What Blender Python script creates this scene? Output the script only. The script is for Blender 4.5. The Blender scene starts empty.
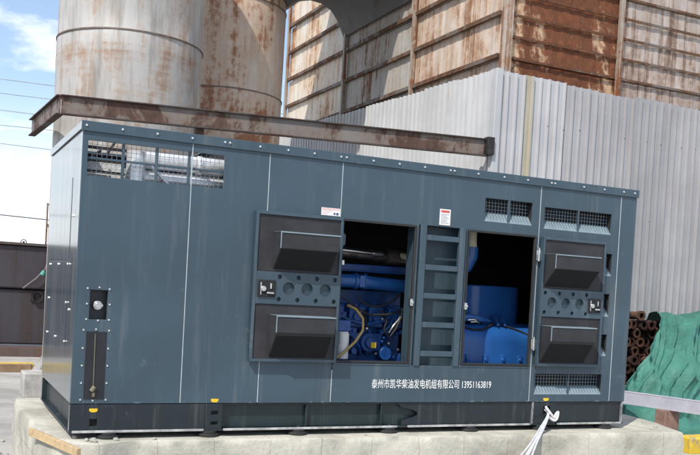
import bpy, bmesh, math, random
from mathutils import Vector, Matrix, noise
R = math.radians
sc = bpy.context.scene
col = sc.collection
random.seed(7)

# ------------------------------------------------------------------ helpers
class MB:
    """collects shapes that end up in ONE mesh object"""
    def __init__(s): s.v = []; s.f = []
    def add(s, verts, faces):
        o = len(s.v); s.v += [tuple(v) for v in verts]
        s.f += [tuple(i + o for i in f) for f in faces]; return s
    def box(s, x0, x1, y0, y1, z0, z1):
        v = [(x, y, z) for z in (z0, z1) for y in (y0, y1) for x in (x0, x1)]
        return s.add(v, [(0, 2, 3, 1), (4, 5, 7, 6), (0, 1, 5, 4), (2, 6, 7, 3), (0, 4, 6, 2), (1, 3, 7, 5)])
    def obox(s, c, u, v, w):
        c, u, v, w = map(Vector, (c, u, v, w))
        p = [c + a*u + b*v + d*w for d in (-1, 1) for b in (-1, 1) for a in (-1, 1)]
        return s.add(p, [(0, 2, 3, 1), (4, 5, 7, 6), (0, 1, 5, 4), (2, 6, 7, 3), (0, 4, 6, 2), (1, 3, 7, 5)])
    def beam(s, a, b, wd, h):
        a, b = Vector(a), Vector(b); d = (b - a)
        side = d.cross(Vector((0, 0, 1))).normalized() if abs(d.normalized().z) < .98 else Vector((1, 0, 0))
        up = side.cross(d).normalized()
        return s.obox((a + b)/2, d/2, side*wd/2, up*h/2)
    def cyl(s, a, b, r, n=16, r2=None, cap=True):
        return s.tube([a, b], r, n, cap, [r, r if r2 is None else r2])
    def tube(s, path, r, n=10, cap=True, radii=None):
        P = [Vector(p) for p in path]; m = len(P)
        T = [(P[min(i+1, m-1)] - P[max(i-1, 0)]).normalized() for i in range(m)]
        ref = Vector((0, 0, 1)) if abs(T[0].z) < .9 else Vector((1, 0, 0))
        N = T[0].cross(ref).normalized(); vs = []; fs = []
        for i in range(m):
            N = (N - T[i]*N.dot(T[i])).normalized(); B = T[i].cross(N)
            rr = radii[i] if radii else r
            for k in range(n):
                a = 2*math.pi*k/n; vs.append(P[i] + (N*math.cos(a) + B*math.sin(a))*rr)
        for i in range(m-1):
            for k in range(n):
                fs.append((i*n+k, i*n+(k+1) % n, (i+1)*n+(k+1) % n, (i+1)*n+k))
        if cap:
            fs.append(tuple(reversed(range(n)))); fs.append(tuple((m-1)*n+k for k in range(n)))
        return s.add(vs, fs)
    def pipe(s, a, b, ro, ri, n=20):
        a, b = Vector(a), Vector(b); T = (b-a).normalized()
        ref = Vector((0, 0, 1)) if abs(T.z) < .9 else Vector((1, 0, 0))
        N = T.cross(ref).normalized(); B = T.cross(N); vs = []
        for p, r in ((a, ro), (b, ro), (b, ri), (a, ri)):
            for k in range(n):
                t = 2*math.pi*k/n; vs.append(p + (N*math.cos(t) + B*math.sin(t))*r)
        fs = [(i*n+k, i*n+(k+1) % n, ((i+1) % 4)*n+(k+1) % n, ((i+1) % 4)*n+k) for i in range(4) for k in range(n)]
        return s.add(vs, fs)
    def lathe(s, cx, cy, prof, n=64):
        vs = [(cx + r*math.cos(2*math.pi*k/n), cy + r*math.sin(2*math.pi*k/n), z) for r, z in prof for k in range(n)]
        m = len(prof)
        fs = [(i*n+k, i*n+(k+1) % n, (i+1)*n+(k+1) % n, (i+1)*n+k) for i in range(m-1) for k in range(n)]
        fs.append(tuple(reversed(range(n)))); fs.append(tuple((m-1)*n+k for k in range(n)))
        return s.add(vs, fs)
    def prism(s, poly, fn0, fn1):
        n = len(poly); vs = [fn0(*p) for p in poly] + [fn1(*p) for p in poly]
        fs = [tuple(range(n)), tuple(reversed(range(n, 2*n)))] + [(i, n+i, n+(i+1) % n, (i+1) % n) for i in range(n)]
        return s.add(vs, fs)
    def panel(s, x0, x1, z0, z1, y0, y1, holes=()):
        """upright plate in the xz plane with rectangular holes, y0 front .. y1 back"""
        xs = sorted({x0, x1} | {min(max(h[i], x0), x1) for h in holes for i in (0, 1)})
        zs = sorted({z0, z1} | {min(max(h[i], z0), z1) for h in holes for i in (2, 3)})
        nx, nz = len(xs)-1, len(zs)-1
        def solid(i, j):
            if not (0 <= i < nx and 0 <= j < nz): return False
            cx, cz = (xs[i]+xs[i+1])/2, (zs[j]+zs[j+1])/2
            return not any(h[0] < cx < h[1] and h[2] < cz < h[3] for h in holes)
        for i in range(nx):
            for j in range(nz):
                if not solid(i, j): continue
                a, b, c, d = xs[i], xs[i+1], zs[j], zs[j+1]
                s.add([(a, y0, c), (b, y0, c), (b, y0, d), (a, y0, d)], [(0, 1, 2, 3)])
                s.add([(a, y1, c), (b, y1, c), (b, y1, d), (a, y1, d)], [(3, 2, 1, 0)])
                if not solid(i-1, j): s.add([(a, y0, c), (a, y0, d), (a, y1, d), (a, y1, c)], [(0, 1, 2, 3)])
                if not solid(i+1, j): s.add([(b, y0, c), (b, y1, c), (b, y1, d), (b, y0, d)], [(0, 1, 2, 3)])
                if not solid(i, j-1): s.add([(a, y0, c), (a, y1, c), (b, y1, c), (b, y0, c)], [(0, 1, 2, 3)])
                if not solid(i, j+1): s.add([(a, y0, d), (b, y0, d), (b, y1, d), (a, y1, d)], [(0, 1, 2, 3)])
        return s
    def holed_cell(s, x0, x1, z0, z1, y0, y1, cx, cz, r, n=24):
        """plate cell with one round hole through it"""
        ring = [(cx + r*math.cos(2*math.pi*k/n), cz + r*math.sin(2*math.pi*k/n)) for k in range(n)]
        out = []
        for k in range(n):
            dx, dz = math.cos(2*math.pi*k/n), math.sin(2*math.pi*k/n)
            t = min([((x1 if dx > 0 else x0) - cx)/dx if abs(dx) > 1e-6 else 9e9, ((z1 if dz > 0 else z0) - cz)/dz if abs(dz) > 1e-6 else 9e9])
            out.append((cx + dx*t, cz + dz*t))
        cs = [(x1, z1), (x0, z1), (x0, z0), (x1, z0)]
        v = [(a, y0, b) for a, b in out] + [(a, y0, b) for a, b in ring] + [(a, y1, b) for a, b in ring]
        f = []
        for k in range(n):
            q = (k+1) % n
            f.append((k, n+k, n+q, q)); f.append((n+k, 2*n+k, 2*n+q, n+q))
        for j, c in enumerate(cs):                       # corner triangles
            ang = math.atan2(c[1]-cz, c[0]-cx) % (2*math.pi); k = int(ang/(2*math.pi)*n) % n
            v.append((c[0], y0, c[1])); f.append((k, (k+1) % n, len(v)-1))
        return s.add(v, f)
    def build(s, name, mat, parent=None, bevel=0, smooth=None, merge=True, seg=2):
        me = bpy.data.meshes.new(name); me.from_pydata(s.v, [], s.f)
        bm = bmesh.new(); bm.from_mesh(me)
        if merge: bmesh.ops.remove_doubles(bm, verts=bm.verts, dist=1e-5)
        bmesh.ops.recalc_face_normals(bm, faces=bm.faces)
        bm.to_mesh(me); bm.free()
        o = bpy.data.objects.new(name, me); col.objects.link(o)
        me.materials.append(mat)
        if smooth or bevel:
            me.polygons.foreach_set('use_smooth', [True]*len(me.polygons)); me.set_sharp_from_angle(angle=R(smooth or 35))
        if bevel:
            m = o.modifiers.new('bevel', 'BEVEL'); m.width = bevel; m.segments = seg; m.limit_method = 'ANGLE'; m.angle_limit = R(40)
            m.harden_normals = False
        if parent: child(o, parent)
        return o

def wloc(o):
    v = Vector(o.location)
    if o.parent: v += o.matrix_parent_inverse.translation + wloc(o.parent)
    return v
def child(o, parent):
    o.parent = parent
    o.matrix_parent_inverse = Matrix.Translation(-wloc(parent))
def tag(o, label=None, cat=None, group=None, kind=None):
    if label: o['label'] = label
    if cat: o['category'] = cat
    if group: o['group'] = group
    if kind: o['kind'] = kind
    return o
def thing(name, loc, label, cat, group=None):
    o = bpy.data.objects.new(name, None); col.objects.link(o); o.location = loc; o.empty_display_size = .2
    return tag(o, label, cat, group)
def clone(o, parent, dx=0, dy=0, dz=0):
    c = o.copy(); col.objects.link(c); c.parent = parent; c.matrix_parent_inverse = o.matrix_parent_inverse.copy()
    c.location = Vector(o.location) + Vector((dx, dy, dz)); return c
def fbm(p, s=1.0, o=4):
    return noise.fractal(Vector(p)*s, 1.0, 2.0, o)

def smooth_path(pts, k=6):
    o = []
    P = [Vector(p) for p in pts]; P = [2*P[0]-P[1]] + P + [2*P[-1]-P[-2]]
    for i in range(1, len(P)-2):
        for j in range(k):
            t = j/k; a, b, c, d = P[i-1:i+3]
            o.append(.5*((2*b) + (c-a)*t + (2*a-5*b+4*c-d)*t*t + (3*b-a-3*c+d)*t**3))
    o.append(P[-2]); return o

# ------------------------------------------------------------------ materials
class NT:
    def __init__(s, name):
        m = bpy.data.materials.new(name); m.use_nodes = True; s.m = m; s.t = m.node_tree; s.t.nodes.clear()
        s.out = s.n('ShaderNodeOutputMaterial'); s.b = s.n('ShaderNodeBsdfPrincipled')
        s.l(s.b.outputs[0], s.out.inputs[0]); s.tc = s.n('ShaderNodeTexCoord')
    def n(s, t, **k):
        x = s.t.nodes.new(t)
        for a, v in k.items(): setattr(x, a, v)
        return x
    def l(s, a, b): s.t.links.new(a, b)
    def map(s, scale=(1, 1, 1), rot=(0, 0, 0), loc=(0, 0, 0)):
        x = s.n('ShaderNodeMapping'); x.inputs['Scale'].default_value = scale; x.inputs['Rotation'].default_value = rot; x.inputs['Location'].default_value = loc
        s.l(s.tc.outputs['Object'], x.inputs[0]); return x.outputs[0]
    def noise(s, vec, scale, detail=6, rough=.6, dist=0):
        x = s.n('ShaderNodeTexNoise'); x.inputs['Scale'].default_value = scale; x.inputs['Detail'].default_value = detail
        x.inputs['Roughness'].default_value = rough; x.inputs['Distortion'].default_value = dist; s.l(vec, x.inputs['Vector']); return x.outputs[0]
    def ramp(s, fac, a, b, va=0., vb=1.):
        x = s.n('ShaderNodeMapRange', interpolation_type='SMOOTHSTEP')
        s.l(fac, x.inputs[0])
        for i, v in ((1, a), (2, b), (3, va), (4, vb)): x.inputs[i].default_value = v
        return x.outputs[0]
    def math(s, op, a, b=None):
        x = s.n('ShaderNodeMath', operation=op)
        for i, v in ((0, a), (1, b)):
            if v is None: continue
            if isinstance(v, (int, float)): x.inputs[i].default_value = v
            else: s.l(v, x.inputs[i])
        return x.outputs[0]
    def mix(s, fac, a, b, bt='MIX'):
        x = s.n('ShaderNodeMix', data_type='RGBA', blend_type=bt)
        if isinstance(fac, (int, float)): x.inputs[0].default_value = fac
        else: s.l(fac, x.inputs[0])
        for i, v in ((6, a), (7, b)):
            if isinstance(v, tuple): x.inputs[i].default_value = (*v[:3], 1)
            else: s.l(v, x.inputs[i])
        return x.outputs[2]
    def col(s, v):
        if isinstance(v, tuple): s.b.inputs['Base Color'].default_value = (*v[:3], 1)
        else: s.l(v, s.b.inputs['Base Color'])
    def set(s, **k):
        for a, v in k.items():
            i = s.b.inputs[a.replace('_', ' ')]
            if isinstance(v, (int, float)): i.default_value = v
            else: s.l(v, i)
    def bump(s, h, strength=.3, dist=.01):
        x = s.n('ShaderNodeBump'); x.inputs['Strength'].default_value = strength; x.inputs['Distance'].default_value = dist
        s.l(h, x.inputs['Height']); s.l(x.outputs[0], s.b.inputs['Normal'])

def plain(name, c, rough=.5, metal=0., var=.15, scale=6., bump=0., bscale=40., spec=.5):
    k = NT(name)
    n = k.noise(k.map(), scale, 6, .65)
    k.col(k.mix(k.ramp(n, .3, .7), tuple(x*(1-var) for x in c), tuple(min(1, x*(1+var)) for x in c)))
    k.set(Roughness=k.ramp(n, .2, .8, max(0, rough-.08), min(1, rough+.08)), Metallic=metal)
    k.b.inputs['Specular IOR Level'].default_value = spec
    if bump: k.bump(k.noise(k.map(), bscale, 5, .6), bump, .01)
    return k.m

def paint(name, c, rough=.38, dust=.18, dustcol=(.36, .36, .33), wave=.34):
    """sprayed sheet steel: slight dust, run marks and a soft oil-canning wave"""
    k = NT(name)
    big = k.noise(k.map((1, 1, 1)), 1.3, 3, .5)
    st = k.noise(k.map((9, 9, .7)), 1.0, 6, .7)
    fine = k.noise(k.map(), 60, 4, .6)
    base = k.mix(k.ramp(big, .3, .7), tuple(x*.9 for x in c), tuple(x*1.1 for x in c))
    d = k.math('MULTIPLY', k.ramp(st, .5, .8), dust)
    base = k.mix(d, base, dustcol)
    sp = k.math('MULTIPLY', k.ramp(fine, .66, .74), .12)
    base = k.mix(sp, base, (.5, .5, .48))
    sepz = k.n('ShaderNodeSeparateXYZ'); k.l(k.tc.outputs['Object'], sepz.inputs[0])
    low = k.ramp(sepz.outputs[2], .2155, .27, .26, 0.)
    ch_ = k.ramp(k.math('ADD', k.noise(k.map((1, 1, 2)), 11, 8, .75), low), .80, .86)
    base = k.mix(k.math('MULTIPLY', k.math('MULTIPLY', ch_, k.math('GREATER_THAN', sepz.outputs[2], .2145)), .5), base, (.34, .42, .42))
    sm_ = k.ramp(k.noise(k.map((1, 1, 1), loc=(3, 8, 1)), 2.6, 8, .7, 1.5), .60, .72)
    base = k.mix(k.math('MULTIPLY', sm_, .22), base, (.22, .25, .25))
    k.col(base); k.set(Roughness=k.math('ADD', k.ramp(st, .3, .8, rough-.06, rough+.12), k.math('MULTIPLY', sm_, .15)))
    k.bump(k.noise(k.map((1, 1, 1)), 1.7, 2, .4), wave, .04)
    return k.m

def rusty(name, c, amount=.5, scale=.9, streak=.5, seed=0, dark=(.07, .022, .010), light=(.36, .13, .045), band=None, rough=.75, soft=.035, grime=.35):
    """old paint over steel, rusting in patches and in vertical runs"""
    k = NT(name)
    loc = (seed*7.3, seed*3.1, seed*5.7)
    v = k.map((1, 1, .75), loc=loc)
    n1 = k.noise(v, scale, 9, .68, .6)
    n2 = k.noise(k.map((7, 7, .35), loc=loc), 1.0, 7, .7, .2)
    n3 = k.noise(k.map(loc=loc), 9, 8, .7)
    s = k.math('ADD', k.math('MULTIPLY', n1, 1-streak), k.math('MULTIPLY', n2, streak))
    s = k.math('ADD', s, k.math('MULTIPLY', k.math('SUBTRACT', n3, .5), .22))
    if band:                                   # stains gathered along a leaking seam
        sep = k.n('ShaderNodeSeparateXYZ'); k.l(k.tc.outputs['Object'], sep.inputs[0])
        for z0, wdt, am in band:
            t = k.math('SUBTRACT', 1.0, k.math('DIVIDE', k.math('ABSOLUTE', k.math('SUBTRACT', sep.outputs[2], z0)), wdt))
            t = k.math('MULTIPLY', k.math('MAXIMUM', t, 0.0), am)
            t = k.math('MULTIPLY', t, k.ramp(k.noise(k.map((.5, .5, 9), loc=loc), 1.6, 6, .7), .35, .65))
            s = k.math('ADD', s, t)
    th = .68 - .36*amount
    mask = k.ramp(s, th-soft, th+soft)
    pale = k.noise(k.map((4, 4, .5), loc=(3, seed, 1)), 1.2, 6, .65)
    p = k.mix(k.math('MULTIPLY', k.ramp(pale, .42, .75), grime), c, tuple(x*.45 for x in (c[0], c[1]*.93, c[2]*.85)))
    halo = k.ramp(s, th-.16, th)
    p = k.mix(k.math('MULTIPLY', halo, .55), p, (c[0]*.8, c[1]*.52, c[2]*.3))
    r = k.mix(k.ramp(n3, .36, .66), dark, light)
    r = k.mix(k.ramp(n2, .35, .7), r, tuple((a+b)/2.4 for a, b in zip(dark, light)))
    k.col(k.mix(mask, p, r)); k.set(Roughness=k.ramp(mask, 0, 1, rough-.2, .9))
    k.bump(k.math('ADD', k.math('MULTIPLY', mask, .6), k.math('MULTIPLY', n3, .5)), .35, .01)
    return k.m

def concrete(name, c=(.40, .38, .33), sc_=1., joints=False, stain=.5, bump=.5):
    k = NT(name)
    a = k.noise(k.map(), 1.1*sc_, 9, .7, .3); b = k.noise(k.map(), 14*sc_, 8, .75); d = k.noise(k.map(loc=(4, 9, 2)), .5*sc_, 5, .6, .8)
    base = k.mix(k.ramp(a, .3, .7), tuple(x*.72 for x in c), tuple(x*1.2 for x in c))
    base = k.mix(k.math('MULTIPLY', k.ramp(b, .56, .72), .45), base, tuple(x*.45 for x in c))
    base = k.mix(k.math('MULTIPLY', k.ramp(d, .52, .68), stain), base, (c[0]*.42, c[1]*.4, c[2]*.38))
    h = k.math('ADD', k.math('MULTIPLY', b, .6), a)
    if joints:
        br = k.n('ShaderNodeTexBrick'); br.inputs['Scale'].default_value = 1; br.inputs['Brick Width'].default_value = .42; br.inputs['Row Height'].default_value = .3
        br.inputs['Mortar Size'].default_value = .005; br.inputs['Mortar Smooth'].default_value = .4
        br.inputs['Color1'].default_value = (1, 1, 1, 1); br.inputs['Color2'].default_value = (.86, .86, .86, 1); br.inputs['Mortar'].default_value = (0, 0, 0, 1)
        wob = k.n('ShaderNodeMixRGB'); wob.inputs[0].default_value = .06
        k.l(k.map(rot=(R(90), 0, 0)), wob.inputs[1])
        nz = k.n('ShaderNodeTexNoise'); nz.inputs['Scale'].default_value = 3; k.l(k.tc.outputs['Object'], nz.inputs[0]); k.l(nz.outputs[1], wob.inputs[2])
        k.l(wob.outputs[0], br.inputs[0])
        g = k.ramp(k.noise(k.map(), 3.3, 4, .6), .48, .66, .02, .4)
        base = k.mix(k.math('MULTIPLY', k.math('SUBTRACT', 1.0, k.ramp(br.outputs[0], 0, .7)), g), base, tuple(x*.35 for x in c))
        h = k.math('ADD', h, k.math('MULTIPLY', br.outputs[0], .35))
    k.col(base); k.set(Roughness=.9); k.bump(h, bump, .02)
    return k.m

M = {}
TEAL = (.044, .073, .097)
M['teal'] = paint('teal_paint', TEAL)
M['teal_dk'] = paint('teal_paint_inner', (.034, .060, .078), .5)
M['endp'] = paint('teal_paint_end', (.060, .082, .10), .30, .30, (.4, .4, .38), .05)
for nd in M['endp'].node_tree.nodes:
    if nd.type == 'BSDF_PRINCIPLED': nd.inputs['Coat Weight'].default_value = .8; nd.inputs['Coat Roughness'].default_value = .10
M['base'] = paint('base_paint', (.012, .019, .024), .42, .2)
M['basegreen'] = paint('base_paint_green', (.014, .027, .030), .4, .18)
M['sill'] = plain('pale_sunlit_sill', (.21, .27, .30), .5, .1, .1)  # paled to hold the sunlight that falls on the vent sills
M['foam'] = plain('acoustic_foam', (.027, .025, .029), .7, 0, .45, 2.4, .12, 60)
M['foam2'] = plain('acoustic_foam_hood', (.024, .025, .028), .68, 0, .3, 4., .1, 60)
M['black'] = plain('black_lining', (.016, .015, .017), .85, 0, .4, 4)
M['hood_shade'] = plain('hood_shade_black', (.006, .006, .007), .9)  # black painted in for the shade under the hoods
M['rubber'] = plain('rubber', (.02, .02, .02), .7)
M['steel'] = plain('bright_steel', (.62, .62, .60), .32, 1., .1, 20)
M['zinc'] = plain('zinc_bolt', (.75, .75, .72), .35, .6, .05)
M['foil'] = plain('aluminium_foil_lagging', (.86, .87, .89), .24, .45, .05, 12, .4, 22)
M['greysteel'] = plain('grey_steel', (.22, .24, .26), .5, .3, .2, 9)
M['seam'] = plain('seam_edge_glint', (.40, .45, .47), .5)  # pale tone paints the sun caught on panel edges
M['white'] = plain('white_print', (.82, .82, .80), .5, 0, .02)
M['sticker'] = plain('sticker_white', (.80, .79, .77), .4, 0, .03)
M['pink'] = plain('sticker_red', (.62, .10, .08), .45)
M['pinkp'] = plain('sticker_pink', (.75, .45, .42), .45)
M['ink'] = plain('sticker_ink', (.06, .06, .14), .5)
M['yellow'] = plain('yellow_mark', (.75, .48, .02), .45, 0, .1)
M['blue'] = plain('engine_blue', (.014, .070, .25), .38, 0, .35, 7, .25, 30)
M['blue2'] = plain('engine_blue_dark', (.009, .045, .18), .45, 0, .3, 7)
M['blue3'] = plain('alternator_blue', (.018, .095, .31), .32, 0, .14, 3)
M['hose'] = plain('ochre_hose', (.45, .30, .10), .5, 0, .1)
M['cream'] = plain('cream_silicone', (.55, .52, .40), .55)
M['filter'] = plain('white_canister', (.75, .73, .72), .4, 0, .05)
M['iron'] = plain('dark_iron', (.045, .04, .04), .55, .5, .4, 12, .3)
M['fence_r'] = None

def sheetmetal(name, c, streak=.25, seed=0, stain=None):
    k = NT(name)
    a = k.noise(k.map((6, 6, .4), loc=(seed, 0, seed)), 1., 7, .7); b = k.noise(k.map(loc=(seed, 2, 0)), .7, 5, .6)
    base = k.mix(k.ramp(b, .3, .7), tuple(x*.86 for x in c), tuple(min(.9, x*1.08) for x in c))
    base = k.mix(k.math('MULTIPLY', k.ramp(a, .5, .8), streak), base, (.20, .18, .17))
    if stain: base = k.mix(k.math('MULTIPLY', k.ramp(a, .35, .65), .5), base, stain)
    d = k.noise(k.map((3, 3, 1)), 5, 8, .75)
    base = k.mix(k.math('MULTIPLY', k.ramp(d, .63, .75), .35), base, (.16, .13, .11))
    e = k.noise(k.map((5, 5, .25), loc=(seed*2, 4, 0)), 1.6, 6, .65); base = k.mix(k.math('MULTIPLY', k.ramp(e, .60, .74), .5), base, (.30, .22, .15))
    k.col(base); k.set(Roughness=k.ramp(a, .3, .8, .35, .6)); k.bump(b, .15, .03)
    return k.m
M['sheet1'] = sheetmetal('fence_sheet_shaded_lilac', (.36, .35, .36), .45, 1)  # right-hand face gets less sun; that shade is put into its greys
M['sheet2'] = sheetmetal('fence_sheet_shaded_grey', (.32, .315, .325), .5, 2)  # likewise darkened for the less sunlit face
M['sheet3'] = sheetmetal('fence_sheet_white', (.50, .50, .50), .30, 3)
M['sheet4'] = sheetmetal('fence_sheet_corner', (.44, .435, .445), .35, 6)
M['sheetY'] = sheetmetal('fence_sheet_yellowed', (.42, .40, .36), .2, 4, (.40, .31, .14))

# ------------------------------------------------------------------ ground, sky
GZ = -.5
g = MB()
N = 60
def gc(i): 
    t = i/N*2-1; return math.copysign(abs(t)**2.6, t)*260
g.add([(gc(i)+2, gc(j)+4, GZ + .012*fbm((gc(i), gc(j), 0), .6)) for j in range(N+1) for i in range(N+1)],
      [(j*(N+1)+i, j*(N+1)+i+1, (j+1)*(N+1)+i+1, (j+1)*(N+1)+i) for j in range(N) for i in range(N)])
tag(g.build('ground', concrete('yard_concrete', (.36, .345, .32), .8, stain=.85, bump=.4), smooth=60), kind='structure')

w = bpy.data.worlds.new('World'); sc.world = w; w.use_nodes = True
nt = w.node_tree; nt.nodes.clear()
out = nt.nodes.new('ShaderNodeOutputWorld'); bg = nt.nodes.new('ShaderNodeBackground'); nt.links.new(bg.outputs[0], out.inputs[0])
sky = nt.nodes.new('ShaderNodeTexSky'); sky.sky_type = 'NISHITA'; sky.sun_disc = False
SUN_EL = R(50); SUN_AZ = (-.79, -.615)           # horizontal direction towards the sun
sky.sun_elevation = SUN_EL; sky.sun_rotation = math.atan2(SUN_AZ[0], SUN_AZ[1]); sky.altitude = 20; sky.air_density = 1.0; sky.dust_density = .4; sky.ozone_density = 2.5
bg.inputs[1].default_value = .15
tc = nt.nodes.new('ShaderNodeTexCoord'); mp = nt.nodes.new('ShaderNodeMapping'); mp.inputs['Scale'].default_value = (1.6, 1.6, 4.2); mp.inputs['Location'].default_value = (.35, .2, .1)
nt.links.new(tc.outputs['Generated'], mp.inputs[0])
cn = nt.nodes.new('ShaderNodeTexNoise'); cn.inputs['Scale'].default_value = 2.1; cn.inputs['Detail'].default_value = 9; cn.inputs['Roughness'].default_value = .58; cn.inputs['Distortion'].default_value = .4
nt.links.new(mp.outputs[0], cn.inputs[0])
rr = nt.nodes.new('ShaderNodeMapRange'); rr.interpolation_type = 'SMOOTHSTEP'
for i, v in ((1, .47), (2, .62), (3, 0.), (4, 1.)): rr.inputs[i].default_value = v
nt.links.new(cn.outputs[0], rr.inputs[0])
mx = nt.nodes.new('ShaderNodeMix'); mx.data_type = 'RGBA'
sp = nt.nodes.new('ShaderNodeSeparateXYZ'); nt.links.new(tc.outputs['Generated'], sp.inputs[0])
hz = nt.nodes.new('ShaderNodeMapRange'); hz.interpolation_type = 'SMOOTHSTEP'
for i, v in ((1, .02), (2, .20), (3, .95), (4, .12)): hz.inputs[i].default_value = v
nt.links.new(sp.outputs[2], hz.inputs[0])
mxx = nt.nodes.new('ShaderNodeMath'); mxx.operation = 'MAXIMUM'; nt.links.new(hz.outputs[0], mxx.inputs[0]); nt.links.new(rr.outputs[0], mxx.inputs[1])
nt.links.new(mxx.outputs[0], mx.inputs[0]); nt.links.new(sky.outputs[0], mx.inputs[6]); mx.inputs[7].default_value = (6.9, 7.2, 7.5, 1)
nt.links.new(mx.outputs[2], bg.inputs[0])

sl = bpy.data.lights.new('sun', 'SUN'); sl.energy = 3.6; sl.angle = R(.53); sl.color = (1, .955, .88)
so = bpy.data.objects.new('sun', sl); col.objects.link(so); so.location = (-8, -6, 12)
ce = math.cos(SUN_EL); dirv = Vector((SUN_AZ[0]*ce, SUN_AZ[1]*ce, math.sin(SUN_EL)))
so.rotation_euler = dirv.to_track_quat('Z', 'Y').to_euler()

# ------------------------------------------------------------------ camera (solved from the picture)
cd = bpy.data.cameras.new('camera'); cam = bpy.data.objects.new('camera', cd); col.objects.link(cam); sc.camera = cam
A, B, G = .442, -.025, .056; F = 897.38
f = Vector((math.sin(A)*math.cos(B), math.cos(A)*math.cos(B), math.sin(B))); r = Vector((math.cos(A), -math.sin(A), 0)); u = r.cross(f)
r2 = r*math.cos(G) + u*math.sin(G); u2 = -r*math.sin(G) + u*math.cos(G)
m3 = Matrix((r2, u2, -f)).transposed()
cam.matrix_world = Matrix.Translation((-.984, -6.837, 1.183)) @ m3.to_4x4()
cd.sensor_fit = 'HORIZONTAL'; cd.sensor_width = 36; cd.lens = F/700*36; cd.shift_x = -1.55/700; cd.shift_y = 83.33/700
cd.clip_start = .05; cd.clip_end = 1500

# ------------------------------------------------------------------ the generating set
L, D, H, HB = 5.286, 1.85, 2.30, .2155
GS = thing('generator_set', (L/2, D/2, -.05), 'large teal grey diesel generator in a steel canopy with two doors folded open', 'generator')
OPL = (2.12, 2.83, .555, 1.76); OPR = (3.36, 4.10, .55, 1.765); LAD = (2.86, 3.345, .54, 1.77)
WIN = (.04, 1.08, 1.905, 2.165)
VENTS = [(3.525, 4.045, 1.855, 2.065), (4.185, 4.985, 1.84, 2.04), (4.185, 4.985, .285, .48), (4.925, 5.02, 1.44, 1.655), (4.925, 5.02, 1.045, 1.265), (4.925, 5.02, .66, .87)]
REC = (.105, .235, .845, 1.065)
HOLES = [OPL, OPR, LAD, WIN, REC] + VENTS
ZT = 2.285
XS = [0, .822, 1.455, 2.10, 4.132, 5.092, L]
for i in range(6):
    a = XS[i] + (0 if i == 0 else .003); b = XS[i+1] - (0 if i == 5 else .003)
    MB().panel(a, b, HB, ZT, 0, .018, HOLES).build('front_panel', M['teal'], GS, bevel=.003)
for x in XS[1:-1]:                                  # pale strip painting the sun-caught edge of each panel joint
    for z0, z1 in ([(HB, .552), (1.765, ZT)] if x == 2.10 else [(HB, ZT)]):
        MB().box(x-.0034, x+.0034, -.0015, .016, z0+.005, z1-.06).build('seam_strip', M['seam'], GS)
# end wall with two bolted plates
MB().box(0, .018, .02, D, HB, ZT).build('end_panel', M['endp'], GS, bevel=.003)
ep = MB(); ep.box(-.0035, -.0005, .42, 1.60, .62, 1.272); ep.build('bolted_plate', M['endp'], GS, bevel=.002)
ep = MB(); ep.box(-.003, -.0005, .42, 1.60, 1.29, 1.92); ep.build('upper_plate', M['endp'], GS, bevel=.002)
MB().box(L-.018, L, .02, D, HB, ZT).build('end_panel', M['teal'], GS, bevel=.003)
MB().panel(.02, L-.02, HB, ZT, D-.018, D, [(.15, 1.0, 1.95, 2.2)]).build('rear_panel', M['teal'], GS)
# roof with an unseen opening over the radiator bay, added so sun reaches the pipes
rf = MB(); RH = (.08, 1.12, .04, 1.62)
for q in ((0, L, 0, RH[2]), (0, L, RH[3], D), (0, RH[0], RH[2], RH[3]), (RH[1], L, RH[2], RH[3])):
    rf.box(q[0], q[1], q[2], q[3], ZT, ZT+.012)
rf.build('roof_sheet', M['teal'], GS)
tr = MB(); tr.box(-.014, L+.014, -.016, -.001, 2.228, 2.302).box(-.014, L+.014, -.001, .05, 2.297, 2.302)
tr.build('roof_edge_trim', M['teal'], GS, bevel=.003)
tr = MB(); tr.box(-.014, -.001, 0, D, 2.240, 2.302).box(-.001, .05, .05, D, 2.297, 2.302); tr.build('roof_edge_trim', M['endp'], GS, bevel=.003)
b0 = None
def bolt_at(x, y, z, axis='y', rad=.0095):
    m = MB(); d = .009
    if axis == 'y': m.cyl((x, y, z), (x, y-d, z), rad, 8, rad*.75)
    else: m.cyl((x, y, z), (x-d, y, z), rad, 8, rad*.75)
    return m.build('bolt', M['zinc'], GS, smooth=40)
first = bolt_at(.02, -.016, 2.268)
for x in [.28, .54, .81, 1.07, 1.11, 1.36, 1.60, 1.83, 2.07, 2.12, 2.37, 2.62, 2.87, 3.13, 3.17, 3.42, 3.70, 3.96, 4.23, 4.27, 4.61, 4.86, 5.10, 5.24]:
    clone(first, GS, x-.02)
firsts = bolt_at(-.0035, .44, .645, 'x', .010)
for y, z in [(1.0, .645), (1.56, .645), (.44, 1.25), (1.0, 1.25), (1.56, 1.25), (.44, .95), (1.56, .95), (.30, 1.62), (.30, .9)]:
    clone(firsts, GS, .0035 if y < .35 else 0, y-.44, z-.645)
small = MB().cyl((.085, 0, 1.075), (.085, -.006, 1.075), .008, 8, .006).build('bolt', M['zinc'], GS)
for x, z in [(.17, 1.085), (.245, 1.075), (.085, .96), (.25, .96), (.085, .845), (.25, .845), (.17, .838),
             (.07, .765), (.16, .772), (.255, .765), (.07, .63), (.255, .63), (.07, .50), (.255, .50), (.07, .37), (.255, .37), (.07, .235+.01), (.16, .238), (.255, .245)]:
    clone(small, GS, x-.085, 0, z-1.075)
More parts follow.
